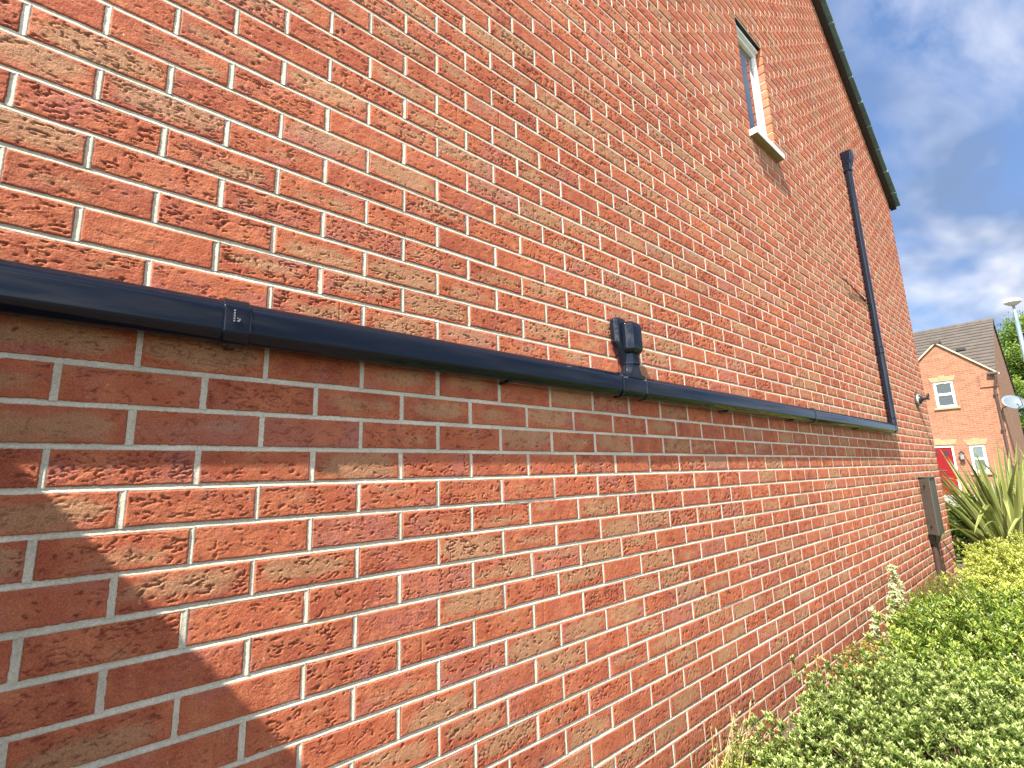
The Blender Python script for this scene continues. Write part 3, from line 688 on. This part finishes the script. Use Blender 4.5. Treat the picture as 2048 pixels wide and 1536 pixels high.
def lintel(y0, y1, z0, z1):
    f = .10; mm_ = (y0 + y1) / 2
    mb = MB(); P2 = [(y0, z0), (y1, z0), (y1 + f, z1), (y0 - f, z1)]
    mb.add([(HX - .018, y, z) for y, z in P2] + [(HX + .05, y, z) for y, z in P2], [(0, 1, 2, 3), (7, 6, 5, 4), (0, 4, 5, 1), (1, 5, 6, 2), (2, 6, 7, 3), (3, 7, 4, 0)])
    P2 = [(mm_ - .07, z0 - .0), (mm_ + .07, z0 - .0), (mm_ + .12, z1 + .05), (mm_ - .12, z1 + .05)]
    mb.add([(HX - .034, y, z) for y, z in P2] + [(HX + .05, y, z) for y, z in P2], [(0, 1, 2, 3), (7, 6, 5, 4), (0, 4, 5, 1), (1, 5, 6, 2), (2, 6, 7, 3), (3, 7, 4, 0)])
    mb.build('lintel', STONE, fh)
lintel(1.86, 2.58, 3.395, 3.60); lintel(1.29, 1.84, .70, .93); lintel(2.20, 3.26, .76, .98)
PANE2 = make_glass('far_pane', (.055, .065, .07)); PANE3 = make_glass('far_pane_pale', (.12, .16, .16), .1)
for nme, pm in (('w1', PANE2), ('w2', PANE3)):
    y0, y1, z0, z1 = wins[nme]; f = .085; x0, x1 = HX + .03, HX + .09; zm = (z0 + z1) / 2
    mb = MB(); mb.box(x0, x1, y0, y0 + f, z0, z1); mb.box(x0, x1, y1 - f, y1, z0, z1)
    for za_, zb_ in ((z0, z0 + f), (zm - .045, zm + .045), (z1 - f, z1)): mb.box(x0, x1, y0 + f, y1 - f, za_, zb_)
    w = mb.build('window', UPVC, fh, bevel=.012)
    for za_, zb_ in ((z0 + f, zm - .045), (zm + .045, z1 - f)):
        MB().box(x0 + .025, x1 - .01, y0 + f - .002, y1 - f + .002, za_ - .002, zb_ + .002).build('pane', pm, w)
    MB().box(HX - .07, HX + .09, y0 - .10, y1 + .10, z0 - .09, z0 - .004).build('sill', STONE, w, bevel=.01)
y0, y1, z0, z1 = wins['door']
mb = MB(); mb.box(HX + .02, HX + .09, y0, y0 + .06, z0, z1); mb.box(HX + .02, HX + .09, y1 - .06, y1, z0, z1); mb.box(HX + .02, HX + .09, y0 + .06, y1 - .06, z1 - .06, z1)
fd = mb.build('door_frame', UPVC, fh)
mb = MB(); mb.box(HX + .05, HX + .09, y0 + .06, y1 - .06, z0, z1 - .06)
for (a, b_) in ((y0 + .14, y0 + .38), (y1 - .38, y1 - .14)):
    for c, d in ((-1.05, -.55), (-.45, .12)): mb.box(HX + .04, HX + .052, a, b_, c, d)
dr = mb.build('door', RED, fh, bevel=.006)
for (a, b_) in ((y0 + .16, y0 + .36), (y1 - .36, y1 - .16)): MB().box(HX + .042, HX + .055, a, b_, .34, .50).build('pane', GLASS, dr)
CH = simple('chrome', (.7, .7, .68), rough=.2, metal=1)
MB().box(HX + .03, HX + .05, 2.60, 2.86, -.30, -.265).build('letter_plate', CH, dr)
MB().tube([(HX + .02, y0 + .12, -.3), (HX + .02, y0 + .12, -.16)], .012, 6).build('handle', CH, dr)
# gutter and downpipe at the near corner
mb = MB(); mb.box(HX - .22, HX - .09, HY0 - .10, HY0 + .22, HE - .10, HE - .0); mb.build('gutter', BROWN, fh, bevel=.02)
mb = MB(); mb.tube([(HX - .15, HY0 + .0, HE - .1), (HX - .14, HY0 - .01, HE - .22), (HX - .10, HY0 + .06, HE - .55), (HX - .05, HY0 + .09, HE - .7), (HX - .05, HY0 + .10, GZ + .25)], .045, 8)
dp = mb.build('downpipe', BROWN, fh)
for z_ in (2.6, 1.2, -.2): MB().box(HX - .11, HX - .001, HY0 + .03, HY0 + .17, z_, z_ + .06).build('bracket', BROWN, dp)
# lantern and dish on the far house
ln = thing('wall_lantern', 'black coach lantern on orange brick between red door and lower window', 'lantern', (HX, 2.05, .2))
MB().box(HX - .03, HX - .001, 2.01, 2.09, .12, .42).build('back_plate', DARKPL, ln)
MB().loft([octo(HX - .12, 2.05, w, w, z) for z, w in ((.08, .04), (.10, .10), (.13, .15), (.14, .17), (.145, .12))]).build('base', DARKPL, ln)
MB().loft([octo(HX - .12, 2.05, w, w, z) for z, w in ((.145, .11), (.36, .16))]).build('glass', make_glass('smoky', (.2, .18, .16), .1), ln)
MB().loft([octo(HX - .12, 2.05, w, w, z) for z, w in ((.36, .20), (.38, .18), (.44, .08), (.47, .03))]).build('cap', DARKPL, ln)
ds = thing('satellite_dish', 'pale grey oval satellite dish on the corner of the orange house', 'satellite dish', (HX - .3, .38, 2.2))
dn = Vector((-.62, -.42, -.62)).normalized(); dn = Vector((-.62, -.45, .45)).normalized()
dc = Vector((HX - .25, .24, 2.24)); e1 = dn.orthogonal().normalized(); e1 = Vector((dn.y, -dn.x, 0)).normalized(); e2 = dn.cross(e1)
mb = MB(); rings = [[dc + dn * (-.08 * (1 - t * t) + o_) + (e1 * math.cos(a) * .37 + e2 * math.sin(a) * .33) * max(t, .02) for a in np.linspace(0, 2 * math.pi, 29)[:-1]] for t, o_ in ((.02, 0), (.4, 0), (.7, 0), (1, 0), (1, -.012), (.7, -.012), (.4, -.012), (.02, -.012))]
mb.loft(rings).build('dish', simple('dish_grey', (.10, .125, .145), rough=.45, noise=.05), ds, smooth=True)
mb = MB(); mb.tube([dc - e2 * .30 * (1 if e2.z > 0 else -1), dc - e2 * .36 * (1 if e2.z > 0 else -1) + dn * .25, dc + dn * .42 - e2 * .12], .014, 6); mb.build('feed_arm', DARKPL, ds)
mb = MB(); mb.tube([dc + dn * .38 - e2 * .10, dc + dn * .46 - e2 * .13], .03, 8); mb.build('receiver', DARKPL, ds)
mb = MB(); mb.tube([dc - dn * .08, dc - dn * .16, (HX - .1, HY0 - .02, 2.05), (HX + .02, HY0 + .01, 2.0)], .018, 6); mb.build('bracket', DARKPL, ds)

# ------------------------------------------------------------------ street lamp
lx, ly = 22.0, -.49
la = thing('street_lamp', 'slim pale grey street lamp with white domed head', 'street lamp', (lx, ly, GZ))
mb = MB(); mb.tube([(lx, ly, GZ), (lx, ly, 2.6), (lx, ly, 4.35)], [.075, .062, .056], 12); mb.build('post', POSTP, la, smooth=True)
mb = MB(); mb.tube([(lx, ly, 4.3), (lx, ly, 4.36), (lx, ly, 4.86)], [.058, .036, .034], 10); mb.build('shaft', simple('blue_grey_steel', (.16, .24, .29), rough=.4), la, smooth=True)
def ringz(r_, z, n=20): return [(lx + r_ * math.cos(2 * math.pi * k / n), ly + r_ * math.sin(2 * math.pi * k / n), z) for k in range(n)]
MB().loft([ringz(.05, 4.84), ringz(.11, 4.87), ringz(.19, 4.93), ringz(.20, 4.95)]).build('lens', simple('lamp_lens', (.35, .33, .30), rough=.2), la, smooth=True)
MB().loft([ringz(.215, 4.945), ringz(.22, 4.97), ringz(.185, 5.03), ringz(.11, 5.075), ringz(.03, 5.09)]).build('canopy', UPVC, la, smooth=True)

# ------------------------------------------------------------------ vegetation
def norm(v): return v / np.maximum(np.linalg.norm(v, axis=-1, keepdims=True), 1e-9)
def leaves(name, base, d, up, ln_, wd, lc, m, parent, fold=.25, bend=.15):
    """folded, slightly drooping leaves: 6 verts, 4 tris each"""
    n = len(base); d = norm(d); s = norm(np.cross(d, up)); u = norm(np.cross(s, d))
    L_ = ln_[:, None]; W = wd[:, None]
    tip = base + d * L_ - u * L_ * bend
    mid = base + d * L_ * .5
    l = mid + s * W * .5 + u * W * fold; r2 = mid - s * W * .5 + u * W * fold
    V = np.stack([base, l, tip, r2, mid], 1).reshape(-1, 3)
    k = np.arange(n)[:, None] * 5
    F = np.concatenate([k + np.array([[0, 4, 1]]), k + np.array([[1, 4, 2]]), k + np.array([[0, 3, 4]]), k + np.array([[3, 2, 4]])])
    return np_mesh(name, V, F, m, parent, attrs={'lc': ('FLOAT', np.repeat(np.clip(lc, 0, 1), 5))}, smooth=False)
def rosettes(P, D, k, ln_, wd, spread, lc0, lcvar, tip_gain=0.0, stem=0.0, rg=rng):
    """k leaves around each sprig tip P with axis D"""
    n = len(P); D = norm(D); a = norm(np.cross(D, rg.normal(size=(n, 3)))); b = np.cross(D, a)
    out = [[], [], [], [], [], []]
    for i in range(k):
        t = i / max(k - 1, 1); ph = i * 2.4 + rg.random(n) * .8
        rad = a * np.cos(ph)[:, None] + b * np.sin(ph)[:, None]
        sp = spread * (1 - .65 * t) + rg.normal(0, .08, n)
        dd = norm(D + rad * sp[:, None])
        out[0].append(P - D * (stem * (1 - t))[None] if np.isscalar(stem) is False else P - D * stem * (1 - t))
        out[1].append(dd); out[2].append(norm(D * 1.0 - rad * .3 + 1e-3))
        sz = (1 - .35 * t) * rg.uniform(.75, 1.2, n)
        out[3].append(ln_ * sz); out[4].append(wd * sz); out[5].append(lc0 + tip_gain * t + rg.normal(0, lcvar, n))
    return [np.concatenate(o) for o in out]
def dome_pts(n, cx_, cy_, rx, ry, h, depth, p=2.4, lump=.12, seed=1, rg=rng):
    """points on and just under a lumpy dome; returns points and outward normals"""
    th = rg.random(n) * 2 * math.pi; rr = np.sqrt(rg.random(n)) * 1.0
    # more samples on the flanks
    fl_ = rg.random(n) < .45; rr = np.where(fl_, 1 - (1 - rr) * .35, rr)
    x = np.cos(th) * rr; y = np.sin(th) * rr
    lm = 1 + lump * 2 * perlin(x * rx * 6 + seed * 9, y * ry * 6, seed) + lump * 1.8 * perlin(x * rx * 12, y * ry * 12 + seed * 5, seed + 1)
    z = np.power(np.clip(1 - rr ** p, 0, 1), 1 / p)
    z = np.where(rr > .93, z * rg.random(n), z)
    dn_ = 1 - np.abs(rg.normal(0, 1, n)) * depth
    px_, py_, pz = x * rx * lm * np.clip(dn_, .3, 1.05), y * ry * lm * np.clip(dn_, .3, 1.05), z * h * lm * np.clip(dn_, .3, 1.05)
    nn = norm(np.stack([x / rx * rr ** (p - 1), y / ry * rr ** (p - 1), np.maximum(z, .05) ** (p - 1) / h], -1))
    return np.stack([cx_ + px_, cy_ + py_, GZ + np.maximum(pz, .01)], -1), nn
def twigs(P, root, m, parent, name='stems', r0=.0016, k=250, rg=rng):
    mb = MB(); sel = rg.choice(len(P), min(k, len(P)), replace=False)
    for i in sel:
        p = P[i]; q = np.array([root[0] + (p[0] - root[0]) * .35, root[1] + (p[1] - root[1]) * .35, GZ - .01])
        mid = q * .45 + p * .55 + np.array([0, 0, .1 * (p[2] - q[2])]); mb.tube([q, mid, p], [r0 * 2.2, r0 * 1.4, r0 * .6], 4, caps=False)
    return mb.build(name, m, parent)
STEM = simple('stem_brown', (.14, .09, .05), rough=.9, noise=.3)
def shrub(name, label, cx_, cy_, rx, ry, h, n, k, ln_, wd, spread, m, lc0, lcv, tipg, depth=.12, lump=.12, seed=1, stem=.02, upb=.8, ntw=250, lean=(0, 0, 0), p=2.4, ymax=-.015):
    rg = np.random.default_rng(seed * 101); t = thing(name, label, 'shrub', (cx_, cy_, GZ))
    P, Nn = dome_pts(n, cx_, cy_, rx, ry, h, depth, lump=lump, seed=seed, rg=rg, p=p)
    keep = P[:, 1] < ymax; P, Nn = P[keep], Nn[keep]
    D = norm(Nn + np.array([0, 0, upb]) + np.array(lean) + rg.normal(0, .28, P.shape))
    b = rosettes(P, D, k, ln_, wd, spread, lc0, lcv, tipg, stem, rg)
    dep = np.repeat(0, 0)
    keep = b[0][:, 1] + b[1][:, 1] * b[3] < ymax + .009
    b = [q[keep] for q in b]
    leaves('leaves', b[0], b[1], b[2], b[3], b[4], b[5], m, t)
    twigs(P, (cx_, cy_), STEM, t, k=ntw, rg=rg)
    return t
HEBE = make_leaf('hebe_leaf', [(0, (.020, .040, .010)), (.45, (.105, .170, .028)), (1, (.50, .56, .20))])
GREEN = make_leaf('glossy_green_leaf', [(0, (.018, .045, .008)), (.5, (.100, .170, .020)), (1, (.42, .47, .10))], rough=.35)
GOLD = make_leaf('golden_leaf', [(0, (.05, .09, .012)), (.45, (.25, .30, .035)), (1, (.62, .61, .17))], rough=.4)
CREAML = make_leaf('cream_leaf', [(0, (.10, .17, .05)), (.4, (.38, .42, .20)), (1, (.62, .62, .42))], rough=.45)
OLIVE = make_leaf('olive_leaf', [(0, (.04, .045, .012)), (.5, (.13, .13, .03)), (1, (.25, .22, .07))])
RUST = make_leaf('rust_leaf', [(0, (.07, .09, .02)), (.35, (.24, .22, .05)), (.6, (.45, .28, .06)), (1, (.33, .06, .025))])
DRY = make_leaf('dry_leaf', [(0, (.16, .12, .04)), (.5, (.28, .25, .10)), (1, (.40, .36, .19))])

shrub('hebe', 'large grey-green hebe mound with pale leaf tips at the bottom right corner', 2.33, -.79, 1.06, .62, .41, 11500, 10, .024, .0092, 1.0, HEBE, .24, .15, .66, depth=.12, lump=.15, seed=3, stem=.018, upb=.6)  # base tone darkened for gap shade; tip gain adds painted highlight to pale tips
shrub('hebe', 'low yellow-green hebe at the wall foot below the dry stalks', 1.90, -.20, .48, .18, .19, 2300, 9, .017, .007, 1.0, GOLD, .25, .14, .35, depth=.12, lump=.15, seed=4)
shrub('green_shrub', 'bright green long-leaved shrub between the hebe mound and golden shrub', 4.15, -.74, 1.25, .60, .37, 3900, 8, .050, .017, 1.15, GREEN, .42, .20, .30, depth=.13, lump=.17, seed=5, stem=.04)
shrub('golden_shrub', 'rounded golden variegated shrub in front of the spiky flax', 6.25, -.95, 1.45, .72, .50, 8500, 8, .036, .015, .95, GOLD, .36, .20, .50, depth=.12, lump=.16, seed=6, stem=.035)
shrub('olive_shrub', 'small olive brown shrub against the wall right of the cream spikes', 5.45, -.22, .65, .19, .26, 1700, 8, .022, .009, 1.0, OLIVE, .5, .2, .2, depth=.2, lump=.2, seed=7)
shrub('rusty_shrub', 'sparse low shrub with yellow and rust red leaves beside the wall', 3.62, -.17, .50, .14, .22, 230, 6, .034, .016, 1.2, RUST, .30, .3, .1, depth=.25, lump=.3, seed=8, ntw=120)
shrub('dark_shrub', 'dark green shrub low at the right edge under the flax blades', 8.9, -1.25, .9, .5, .60, 2600, 8, .06, .024, 1.1, GREEN, .22, .15, .2, depth=.15, seed=9)
shrub('dark_shrub', 'dark shrub filling the gap between the house corner and flax blades', 10.6, .10, 1.5, .9, .55, 3600, 8, .06, .024, 1.1, GREEN, .12, .12, .2, depth=.15, seed=10, ymax=9)
# cream variegated climbing spikes
def spike(x, y, top_, r_, label, seed, n=150):
    rg = np.random.default_rng(seed); t = thing('variegated_shoot', label, 'plant', (x, y, GZ))
    hh = rg.random(n) ** .8; z = GZ + (top_ - GZ) * (1 - hh); rad = r_ * (.25 + .75 * np.minimum(1, hh * 1.3))
    an = rg.random(n) * 2 * math.pi; rr = rad * np.sqrt(rg.random(n))
    P = np.stack([x + .12 * (1 - hh) ** 2 * 0 + np.cos(an) * rr * 1.3, y + np.sin(an) * rr * .55, z], -1); P[:, 1] = np.minimum(P[:, 1], -.02)
    D = norm(np.stack([np.cos(an) * .6, np.sin(an) * .5 - .3, np.full(n, .7)], -1) + rg.normal(0, .3, (n, 3)))
    b = rosettes(P, D, 6, .026, .017, 1.2, .55, .2, .2, .012, rg)
    kp = b[0][:, 1] + b[1][:, 1] * b[3] < -.004; b = [q[kp] for q in b]
    leaves('leaves', *b[:3], b[3], b[4], b[5], CREAML, t)
    mb = MB()
    for q in range(4): mb.tube([(x + rg.normal(0, .02), y, GZ), (x + rg.normal(0, .02), y + .01, (GZ + top_) / 2), (x + rg.normal(0, .008), y, top_ - .02)], [.004, .003, .0015], 5)
    mb.build('stems', STEM, t)
spike(4.72, -.09, -.77, .15, 'tall cream and green variegated spike climbing the brick wall', 21, 230)
spike(4.14, -.08, -.95, .08, 'short cream variegated shoot left of the tall spike', 22, 90)
# dry stalks
rg = np.random.default_rng(5); t = thing('dry_plant', 'tuft of dry straw-coloured stalks against the bottom of the wall', 'plant', (2.02, -.08, GZ))
mb = MB(); LP, LD = [], []
for i in range(34):
    x = 2.08 + rg.normal(0, .10); y = -.09 + rg.normal(0, .025); y = min(y, -.03); hgt = rg.uniform(.12, .30); bx_ = rg.normal(0, .06); by = -abs(rg.normal(0, .03))
    pts = [(x + bx_ * s_ ** 2, y + by * s_, GZ + hgt * (1.25 * s_ - .25 * s_ ** 3)) for s_ in np.linspace(0, 1, 6)]
    tipp = pts[-1]; pts += [(tipp[0] + .02 * np.sign(bx_), tipp[1] - .005, tipp[2] - .012)]
    mb.tube(pts, [.0022, .002, .0018, .0016, .0014, .0012, .0008], 4)
    for q in pts[2:]:
        for _ in range(2): LP.append(q); LD.append((rg.normal(0, 1), -abs(rg.normal(0, .5)), rg.normal(-.3, .7)))
mb.build('stalks', simple('straw', (.30, .23, .11), rough=.9, noise=.2), t)
n = len(LP); leaves('leaves', np.array(LP), np.array(LD), np.tile([0, 0, 1.], (n, 1)) + rg.normal(0, .2, (n, 3)), rg.uniform(.015, .04, n), rg.uniform(.004, .009, n), rg.random(n), DRY, t)

# New Zealand flax
def flax(x, y, n, H, label, seed, spread=.55):
    rg = np.random.default_rng(seed); t = thing('flax_plant', label, 'plant', (x, y, GZ))
    V, F, C_ = [], [], []; vo_ = 0; ns = 11
    for i in range(n):
        az = rg.random() * 2 * math.pi; lean = abs(rg.normal(0, spread)) + .06; L_ = H * rg.uniform(.72, 1.1); w = rg.uniform(.019, .034); bend = rg.uniform(.1, 1.0) * lean * 1.2
        d = np.array([math.cos(az), math.sin(az), 0.]); base = np.array([x, y, GZ]) + d * rg.uniform(0, .16); base[2] = GZ
        s = np.linspace(0, 1, ns); ang = lean * .75 + bend * s ** 2
        if rg.random() < .18: ang = ang + np.where(s > .6, 1.5, 0) * rg.uniform(.4, 1)
        dz_ = np.cos(ang); dr = np.sin(ang); zc = np.concatenate([[0], np.cumsum(dz_[:-1])]) * L_ / (ns - 1); rc = np.concatenate([[0], np.cumsum(dr[:-1])]) * L_ / (ns - 1)
        ctr = base + d * rc[:, None] + np.array([0, 0, 1.]) * zc[:, None]
        ctr[:, 2] = np.maximum(ctr[:, 2], GZ + .02)
        side = np.cross(d, [0, 0, 1.]); tw = rg.normal(0, .5); 
        prof = np.minimum(1, .55 + s * 2) * np.clip((1 - s) / .45, 0, 1) ** .7
        sd = side * math.cos(tw) + d * math.sin(tw)
        nrm = np.cross(sd, np.stack([d[0] * dr, d[1] * dr, dz_], -1)); 
        cc = rg.random()
        for kcol, (off_, fo) in enumerate(((-1, .30), (-.62, .15), (0, -.12), (.62, .15), (1, .30))):
            V.append(ctr + sd * (w * prof * off_)[:, None] + nrm * (w * prof * fo)[:, None])
            C_.append(np.full(ns, (.92 if abs(off_) == 1 else .35 + .3 * cc) if cc > .25 else (.75 if abs(off_) == 1 else .12)))
        for kcol in range(4):
            for q in range(ns - 1):
                a = vo_ + kcol * ns + q; F.append((a, a + ns, a + ns + 1, a + 1))
        vo_ += 5 * ns
    return np_mesh('blades', np.concatenate(V), np.array(F), FLAX, t, attrs={'lc': ('FLOAT', np.concatenate(C_))}), t
FLAX = make_leaf('flax_blade', [(0, (.045, .055, .022)), (.4, (.12, .15, .035)), (.7, (.23, .25, .075)), (1, (.50, .46, .19))], rough=.4, trans=.25)
flax(8.55, -.45, 165, 1.42, 'spiky cream-edged flax plant beside the meter box and house corner', 11)
flax(8.9, -1.0, 110, 1.52, 'second spiky flax plant cut off by the right edge of the view', 12, .45)

# trees behind the far house
TREEL = make_leaf('tree_leaf', [(0, (.025, .055, .010)), (.5, (.095, .17, .022)), (1, (.26, .32, .06))], rough=.5)
def tree(x, y, H, cr_, label, seed, n=9000, conical=.5):
    rg = np.random.default_rng(seed); t = thing('tree', label, 'tree', (x, y, GZ), 'trees behind the orange house')
    mb = MB(); mb.tube([(x, y, GZ), (x + .1, y, GZ + H * .4), (x, y + .1, GZ + H * .93)], [.22, .16, .04], 8)
    tips = []
    for i in range(46):
        f = rg.uniform(.12, .95); az = rg.random() * 2 * math.pi; rr = cr_ * (1 - f * conical) * rg.uniform(.6, 1.05) * (1 if f > .2 else .9)
        p0 = np.array([x, y, GZ + H * f * .85]); p1 = np.array([x + math.cos(az) * rr, y + math.sin(az) * rr, GZ + H * min(1, f + .06)])
        mb.tube([p0, (p0 + p1) / 2 + [0, 0, .15], p1], [.06, .04, .015], 5); tips.append((p0, p1))
    tips.append((np.array([x, y, GZ + H * .7]), np.array([x, y, GZ + H])))
    mb.build('trunk', BARK, t)
    per = n // len(tips); P = []; D = []; LC = []
    for p0, p1 in tips:
        s = rg.random(per) ** .6; c = p0 + (p1 - p0) * s[:, None]; sz = .30 + .35 * s
        q = rg.normal(0, 1, (per, 3)); q = norm(q) * rg.random((per, 1)) ** .4
        P.append(c + q * sz[:, None] * np.array([1, 1, .8])); D.append(q + [0, 0, .2] + rg.normal(0, .5, (per, 3))); LC.append(np.full(per, rg.normal(0, .12)))
    P = np.concatenate(P); D = np.concatenate(D); lc = .5 + np.concatenate(LC) + rg.normal(0, .18, len(P)); m_ = len(P)
    leaves('crown', P, D, norm(rg.normal(0, 1, (m_, 3))), rg.uniform(.12, .24, m_), rg.uniform(.08, .14, m_), lc, TREEL, t)
tree(46, .3, 10.6, 2.6, 'tall light green tree rising behind the roof of the orange house', 31, 26000, .55)
tree(43, -2.4, 8.4, 2.4, 'bushy bright green tree behind the street lamp post', 32, 26000, .5)
tree(52, 2.6, 11.0, 3.0, 'distant green tree mostly hidden by the tiled roof', 33, 15000, .5)
tree(49, -5.5, 9.5, 3.2, 'green tree just outside the right edge, beyond the lamp', 34, 15000, .5)
print('verts', sum(len(o.data.vertices) for o in bpy.data.objects if o.type == 'MESH'), 'objects', len(bpy.data.objects))
